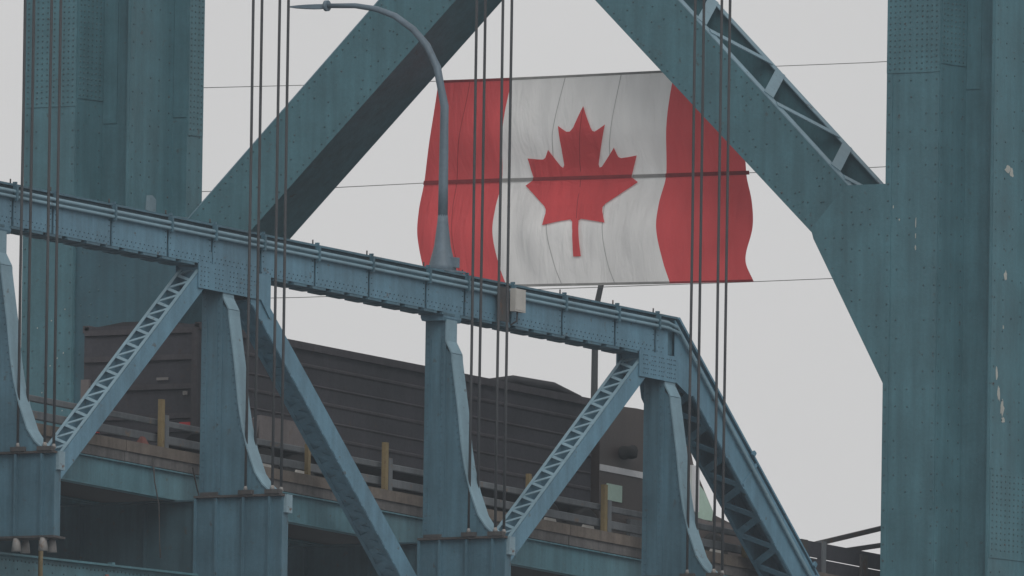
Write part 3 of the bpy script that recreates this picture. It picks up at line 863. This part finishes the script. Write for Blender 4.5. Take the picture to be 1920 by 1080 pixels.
LEAF= [(0.4797, 0.1495), (0.4945, 0.2007), (0.5094, 0.2529), (0.5157, 0.2682), (0.5228, 0.2719), (0.5369, 0.2567), (0.5513, 0.2394), (0.5452, 0.321), (0.5377, 0.4005), (0.5357, 0.4271), (0.5386, 0.4411), (0.5449, 0.4382), (0.5622, 0.3964), (0.5821, 0.3496), (0.5902, 0.3786), (0.5957, 0.3948), (0.6041, 0.4006), (0.6285, 0.3965), (0.6516, 0.3902), (0.6435, 0.4428), (0.6378, 0.4905), (0.66, 0.515), (0.6172, 0.5651), (0.5759, 0.6121), (0.5681, 0.6291), (0.5697, 0.6497), (0.5807, 0.7042), (0.5423, 0.693), (0.5065, 0.6829), (0.4993, 0.6891), (0.4991, 0.739), (0.4975, 0.8041), (0.4953, 0.8615), (0.4726, 0.8629), (0.4779, 0.8034), (0.4817, 0.7384), (0.4808, 0.6949), (0.4745, 0.6849), (0.4374, 0.6954), (0.394, 0.71), (0.4, 0.6537), (0.3987, 0.6351), (0.3911, 0.6174), (0.3511, 0.5645), (0.3137, 0.5171), (0.338, 0.4878), (0.3243, 0.4384), (0.3137, 0.3871), (0.3452, 0.393), (0.3627, 0.395), (0.3698, 0.3867), (0.3792, 0.3495), (0.4013, 0.3915), (0.4209, 0.4301), (0.428, 0.438), (0.4314, 0.4242), (0.4241, 0.3466), (0.4097, 0.2384), (0.4248, 0.2554), (0.4372, 0.268), (0.447, 0.2675), (0.456, 0.2498), (0.4677, 0.1991)]

def herm(xs, ys, x):
    n = len(xs)
    k = 0
    while k < n - 2 and x > xs[k + 1]: k += 1
    def sl(i):
        if i == 0: return (ys[1] - ys[0]) / (xs[1] - xs[0])
        if i == n - 1: return (ys[-1] - ys[-2]) / (xs[-1] - xs[-2])
        return (ys[i + 1] - ys[i - 1]) / (xs[i + 1] - xs[i - 1])
    h = xs[k + 1] - xs[k]; t = (x - xs[k]) / h
    return (2*t**3 - 3*t*t + 1) * ys[k] + (t**3 - 2*t*t + t) * h * sl(k) + (-2*t**3 + 3*t*t) * ys[k + 1] + (t**3 - t*t) * h * sl(k + 1)

def flag_pt(u, v, off=0.0):
    cp = [[herm(FROWS, [FPTS[j][i][c] for j in range(len(FROWS))], v) for c in range(3)] for i in range(4)]
    k = 0
    while k < 2 and u > FCOLS[k + 1]: k += 1
    t = (u - FCOLS[k]) / (FCOLS[k + 1] - FCOLS[k])
    p = [cp[k][c] + (cp[k + 1][c] - cp[k][c]) * t for c in range(3)]
    env = math.sin(math.pi * min(1, max(0, v / 0.487 if v < 0.487 else (v - 0.487) / 0.513))) ** 0.8
    fold = lambda a: 1 - 2 * abs(math.sin(a)) ** 0.7            # sharper than a sine
    w = 0.022 * math.sin(u * 23 + 2.2 * v) + 0.016 * fold(u * 17 + 3.1 * v * u + 0.4) + 0.012 * math.sin(u * 61 - 7 * v + 1) + 0.014 * math.sin(9 * v + 14 * u)
    w += 0.05 * math.exp(-((u - 0.93) / 0.05) ** 2) * math.exp(-((v - 0.86) / 0.10) ** 2) * math.sin(40 * (u + 0.6 * v))
    return (p[0] + w * env - off, p[1] - w * env * 0.15, p[2])

flag = thing('flag', (3.25, 9.6, 50.2), 'red and white maple leaf flag hung between the tower legs', 'flag')
def cloth_part(name, u0, u1, mat):
    mb = MB()
    nu, nv = max(8, int((u1 - u0) * 170)), 110
    for j in range(nv + 1):
        for i in range(nu + 1):
            mb.v.append(flag_pt(u0 + (u1 - u0) * i / nu, j / nv))
    for j in range(nv):
        for i in range(nu):
            a = j * (nu + 1) + i
            mb.f.append((a, a + 1, a + nu + 2, a + nu + 1))
    mb.smooth = True
    return mb.build(name, mat, flag)
cloth_part('red_bar', 0.0, 0.236, 'flag_red')
cloth_part('white_field', 0.236, 0.742, 'flag_white')
cloth_part('red_bar', 0.742, 1.0, 'flag_red')
# maple leaf appliqué
bm = bmesh.new()
vs_ = [bm.verts.new((u, v, 0)) for u, v in LEAF]
es_ = [bm.edges.new((vs_[i], vs_[(i + 1) % len(vs_)])) for i in range(len(vs_))]
bmesh.ops.triangle_fill(bm, edges=es_, use_beauty=True)
for _ in range(5):
    long_e = [e for e in bm.edges if e.calc_length() > 0.02]
    if long_e: bmesh.ops.subdivide_edges(bm, edges=long_e, cuts=1)
bmesh.ops.triangulate(bm, faces=bm.faces)
for v in bm.verts:
    v.co = Vector(flag_pt(v.co.x, v.co.y, 0.032)) - ORIGIN[flag]
me = bpy.data.meshes.new('maple_leaf'); bm.to_mesh(me); bm.free()
me.materials.append(M['flag_red'])
lf = bpy.data.objects.new('maple_leaf', me); col.objects.link(lf); lf.parent = flag
def ribbon(name, uvs, w, mat, off):
    mb = MB()
    n = 60
    for i in range(n + 1):
        s = i / n * (len(uvs) - 1); k = min(int(s), len(uvs) - 2); t = s - k
        u = uvs[k][0] + (uvs[k + 1][0] - uvs[k][0]) * t; v = uvs[k][1] + (uvs[k + 1][1] - uvs[k][1]) * t
        du, dv = uvs[k + 1][0] - uvs[k][0], uvs[k + 1][1] - uvs[k][1]
        ho = abs(du) > abs(dv)
        for sg in (-1, 1):
            uu, vv = (u, v + sg * w / 4.1 / 2) if ho else (u + sg * w / 7.3 / 2, v)
            mb.v.append(flag_pt(uu, vv, off))
    for i in range(n):
        mb.f.append((2 * i, 2 * i + 1, 2 * i + 3, 2 * i + 2))
    return mb.build(name, mat, flag)
ribbon('seam', [(0.404, 0.0), (0.391, 0.28), (0.398, 0.487)], 0.015, 'seam', 0.008)
ribbon('seam', [(0.398, 0.487), (0.4046, 0.7136), (0.409, 1.0)], 0.015, 'seam', 0.008)
ribbon('seam', [(0.578, 0.0), (0.5661, 0.333), (0.568, 0.487)], 0.015, 'seam', 0.008)
ribbon('seam', [(0.568, 0.487), (0.5724, 0.709), (0.5733, 1.0)], 0.015, 'seam', 0.008)
ribbon('seam', [(0.102, 0.0), (0.0992, 0.307), (0.100, 0.487)], 0.015, 'seam_red', 0.008)
ribbon('seam', [(0.100, 0.487), (0.111, 0.718), (0.112, 1.0)], 0.015, 'seam_red', 0.008)
ribbon('seam', [(0.4804, 0.157), (0.4782, 0.4135), (0.493, 0.68)], 0.014, 'seam_red', 0.040)
ribbon('hem', [(0.236, 0.003), (0.742, 0.003)], 0.045, 'hem', 0.010)
ribbon('hem', [(0.0, 0.003), (0.236, 0.003)], 0.05, 'hem_red', 0.010)
ribbon('hem', [(0.742, 0.003), (1.0, 0.003)], 0.05, 'hem_red', 0.010)
ribbon('hem', [(0.236, 0.995), (0.742, 0.995)], 0.05, 'hem', 0.010)
ribbon('hem', [(0.0, 0.995), (0.236, 0.995)], 0.04, 'hem_red', 0.010)
ribbon('hem', [(0.742, 0.995), (1.0, 0.995)], 0.04, 'hem_red', 0.010)
ribbon('wire_sleeve_shade', [(0.0, 0.487), (0.236, 0.487)], 0.075, 'hem_red', 0.024)  # wire sleeve, with the shadow line on the cloth put into its colour
ribbon('wire_sleeve_shade', [(0.236, 0.487), (0.335, 0.487)], 0.065, 'hem', 0.024)
ribbon('wire_sleeve_shade', [(0.335, 0.487), (0.640, 0.487)], 0.07, 'hem_red', 0.044)
ribbon('wire_sleeve_shade', [(0.640, 0.487), (0.742, 0.487)], 0.065, 'hem', 0.024)
ribbon('wire_sleeve_shade', [(0.742, 0.487), (1.012, 0.487)], 0.075, 'hem_red', 0.024)
for z, ya, yb_, v, lab in ((54.43, 0.70, 19.62, 0.0, 'thin wire along the top edge of the flag, tied to both tower legs'),
                           (52.39, 0.70, 19.62, 0.487, 'thin wire through the middle of the flag, between the tower legs'),
                           (50.27, 1.98, 19.62, 1.0, 'thin wire along the bottom edge of the flag, between the tower legs')):
    pl = flag_pt(0.0, v); pr = flag_pt(1.0, v)
    path = [(3.27, ya, z + 0.03), (3.27, (ya + pr[1]) / 2, z - 0.01), (pr[0] + 0.02, pr[1], pr[2]), (pr[0] + 0.02, (pr[1] + pl[1]) / 2, (pr[2] + pl[2]) / 2), (pl[0] + 0.02, pl[1], pl[2]), (3.27, (pl[1] + yb_) / 2, z - 0.01), (3.27, yb_, z + 0.03)]
    tag(MB().tube(path, 0.007, 6).build('flag_wire', 'wire'), lab, 'wire', 'flag wires')

# ------------------------------------------------------------------ truck
TY0, TY1 = 3.20, 5.85
TX0, TX1 = -19.45, -6.2
tr = thing('truck', S(-11, 4.5, ZR), 'dark brown semi truck with long ribbed dump trailer driving behind the blue truss', 'truck')
body = MB().prism_x([(TY0 + 0.04, 46.92), (TY0 + 0.04, 45.0), (TY0 + 0.5, 44.72), (TY1 - 0.5, 44.72), (TY1 - 0.04, 45.0), (TY1 - 0.04, 46.92)], TX0 + 0.06, TX1).build('trailer_body', 'trailer', tr)
MB().box(TX0, TX1 + 0.02, TY0 - 0.02, TY0 + 0.12, 46.86, 47.0).build('top_rail', 'trailer_l', body)
MB().box(TX0, TX1 + 0.02, TY1 - 0.12, TY1 + 0.02, 46.86, 47.0).build('top_rail', 'trailer_l', body)
for z, h in ((46.52, 0.10), (46.18, 0.07), (45.86, 0.10), (45.54, 0.07), (45.22, 0.10)):
    MB().prism_x([(TY0 + 0.045, z), (TY0 + 0.015, z + 0.035), (TY0 + 0.015, z + h - 0.03), (TY0 + 0.045, z + h)], TX0 + 0.1, TX1 - 0.02).build('side_rib', 'trailer_l', body)
# rear gate
rg = MB().box(TX0 + 0.0, TX0 + 0.059, TY0 + 0.02, TY1 - 0.02, 44.95, 46.97).build('rear_gate', 'trailer', tr)
for z in (45.2, 45.75, 46.3, 46.8):
    MB().box(TX0 - 0.05, TX0 - 0.001, TY0 + 0.05, TY1 - 0.05, z, z + 0.1).build('gate_rib', 'trailer_l', rg)
MB().box(TX0 - 0.07, TX0 - 0.001, TY1 - 0.18, TY1 + 0.0, 45.3, 45.98).build('hinge_post', 'mud', rg)
MB().box(TX0 - 0.07, TX0 - 0.001, TY0 + 0.02, TY0 + 0.14, 44.9, 46.9).build('hinge_post', 'trailer_l', rg)
MB().box(TX0 - 0.08, TX0 - 0.051, 3.86, 4.12, 45.92, 45.97).build('marker_lamp', 'white_lamp', rg)
MB().box(TX0 - 0.08, TX0 - 0.051, 3.42, 3.52, 45.63, 45.70).build('marker_lamp', 'white_lamp', rg)
for y in (3.35, 5.45):
    MB().box(TX0 - 0.06, TX0 - 0.001, y, y + 0.25, 44.97, 45.12).build('tail_lamp', 'red_lamp', rg)
# tarp rolled on top
tp = MB()
tp.tube([S(-9.4, TY0 + 0.25, 47.0), S(-8.6, TY0 + 0.25, 47.10), S(-7.2, TY0 + 0.25, 47.12), S(-6.3, TY0 + 0.25, 47.02)], [0.05, 0.10, 0.10, 0.05], 10)
tp.build('tarp_roll', 'tarp', tr)
MB().prism_x([(TY0 + 0.1, 46.95), (4.0, 47.05), (5.0, 47.06), (TY1 - 0.1, 46.96)], TX0 + 0.1, TX1 - 0.1).build('tarp', 'tarp', tr)
# frame and wheels
MB().box(-18.8, -2.0, 3.95, 4.10, 44.45, 44.70).build('frame_rail', 'tyre', tr)
MB().box(-18.8, -2.0, 4.95, 5.10, 44.45, 44.70).build('frame_rail', 'tyre', tr)
fend = MB().prism_y([(-17.75, 44.9), (-17.65, 45.38), (-17.45, 45.47), (-15.85, 45.47), (-15.65, 45.4), (-15.55, 44.9), (-15.7, 44.9), (-15.8, 45.3), (-17.5, 45.3), (-17.6, 44.9)], TY0 - 0.03, TY0 + 0.55)
fend.build('mudguard', 'mud', tr)
MB().box(-17.5, -15.8, TY0 - 0.04, TY0 - 0.008, 44.92, 45.36).build('mudguard_panel', 'mud', tr)
for x in (-17.2, -16.0, -7.6, -6.3, -1.9):
    for y0, y1 in ((TY0 + 0.02, TY0 + 0.34), (TY1 - 0.34, TY1 - 0.02)):
        cx, cy, cz = S(x, 0, ZR + 0.515)
        w = MB().tube([(cx, y0, cz), (cx, y0 + 0.04, cz), (cx, y1 - 0.04, cz), (cx, y1, cz)], [0.45, 0.5, 0.5, 0.45], 24).build('wheel', 'tyre', tr)
        MB().tube([(cx, y0 - 0.015, cz), (cx, y0 + 0.02, cz)], [0.22, 0.29], 20).build('rim', 'box', w)
# tractor: sleeper, fairing, cab, bonnet
C0, C1 = 3.28, 5.78
sl = MB().prism_y([(-5.85, 44.75), (-5.85, 46.95), (-4.6, 47.0), (-3.2, 46.98), (-2.85, 46.75), (-2.62, 46.15), (-1.86, 45.25), (-0.55, 45.02), (-0.42, 44.85), (-0.42, 44.35), (-5.4, 44.35)], C0, C1)
cabo = sl.build('cab', 'cab', tr)
MB().box(-5.85, -4.2, C0 - 0.02, C0 - 0.001, 45.68, 45.80).build('trim_strip', 'chrome', cabo)
MB().prism_y([(-5.6, 45.14), (-5.08, 45.14), (-5.08, 45.46), (-5.6, 45.46)], C0 - 0.018, C0 - 0.001).build('sleeper_window', 'glass', cabo)
MB().prism_y([(-3.75, 45.2), (-2.9, 45.2), (-2.9, 46.0), (-3.65, 46.0)], C0 - 0.016, C0 - 0.001).build('door_window', 'glass', cabo)
MB().box(-2.86, -2.60, C0 - 0.14, C0 - 0.002, 45.22, 46.1).build('mirror', 'chrome', cabo)
MB().prism_y([(-2.55, 45.14), (-1.98, 45.10), (-1.94, 45.30), (-2.25, 45.66), (-2.55, 45.84)], C0 - 0.02, C0 - 0.001).build('quarter_window', 'glass', cabo)
MB().hexa([S(-1.90, C0 + 0.12, 45.32), S(-1.90, C1 - 0.12, 45.32), S(-2.58, C1 - 0.15, 46.12), S(-2.58, C0 + 0.15, 46.12),
           S(-1.88, C0 + 0.12, 45.34), S(-1.88, C1 - 0.12, 45.34), S(-2.56, C1 - 0.15, 46.14), S(-2.56, C0 + 0.15, 46.14)]).build('windshield', 'glass', cabo)
MB().box(-2.5, -0.6, C0 - 0.02, C0 - 0.001, 44.98, 45.12).build('trim_strip', 'mud', cabo)
MB().tube([S(-5.25, C0 - 0.14, 45.98), S(-5.2, C0 - 0.14, 46.08), S(-4.95, C0 - 0.14, 46.12), S(-4.9, C0 - 0.14, 46.02)], [0.08, 0.14, 0.14, 0.08], 12).build('air_cleaner', 'tyre', cabo)
MB().box(-4.9, -3.0, C0 - 0.1, C0 + 0.3, 44.4, 44.85).build('fuel_tank', 'galv', cabo)
MB().box(-0.5, -0.36, C0 + 0.05, C1 - 0.05, 44.15, 44.4).build('bumper', 'chrome', cabo)
for y in (C0 + 0.1, C1 - 0.4):
    MB().box(-0.47, -0.40, y, y + 0.3, 44.55, 44.75).build('headlight', 'white_lamp', cabo)

# ------------------------------------------------------------------ damp air between the river bank and the bridge
hz = MB().box(-4300, 4300, -4300, 4300, -3, 86, False)
hm = bpy.data.materials.new('damp_air')
hm.use_nodes = True
hm.node_tree.nodes.clear()
ho = hm.node_tree.nodes.new('ShaderNodeOutputMaterial')
hv = hm.node_tree.nodes.new('ShaderNodeVolumePrincipled')
hv.inputs['Color'].default_value = (0.82, 0.91, 1.0, 1)
hv.inputs['Density'].default_value = 0.000085
hm.node_tree.links.new(hv.outputs['Volume'], ho.inputs['Volume'])
tag(hz.build('haze', hm), 'thin grey haze in the air around the bridge', 'haze', kind='stuff')
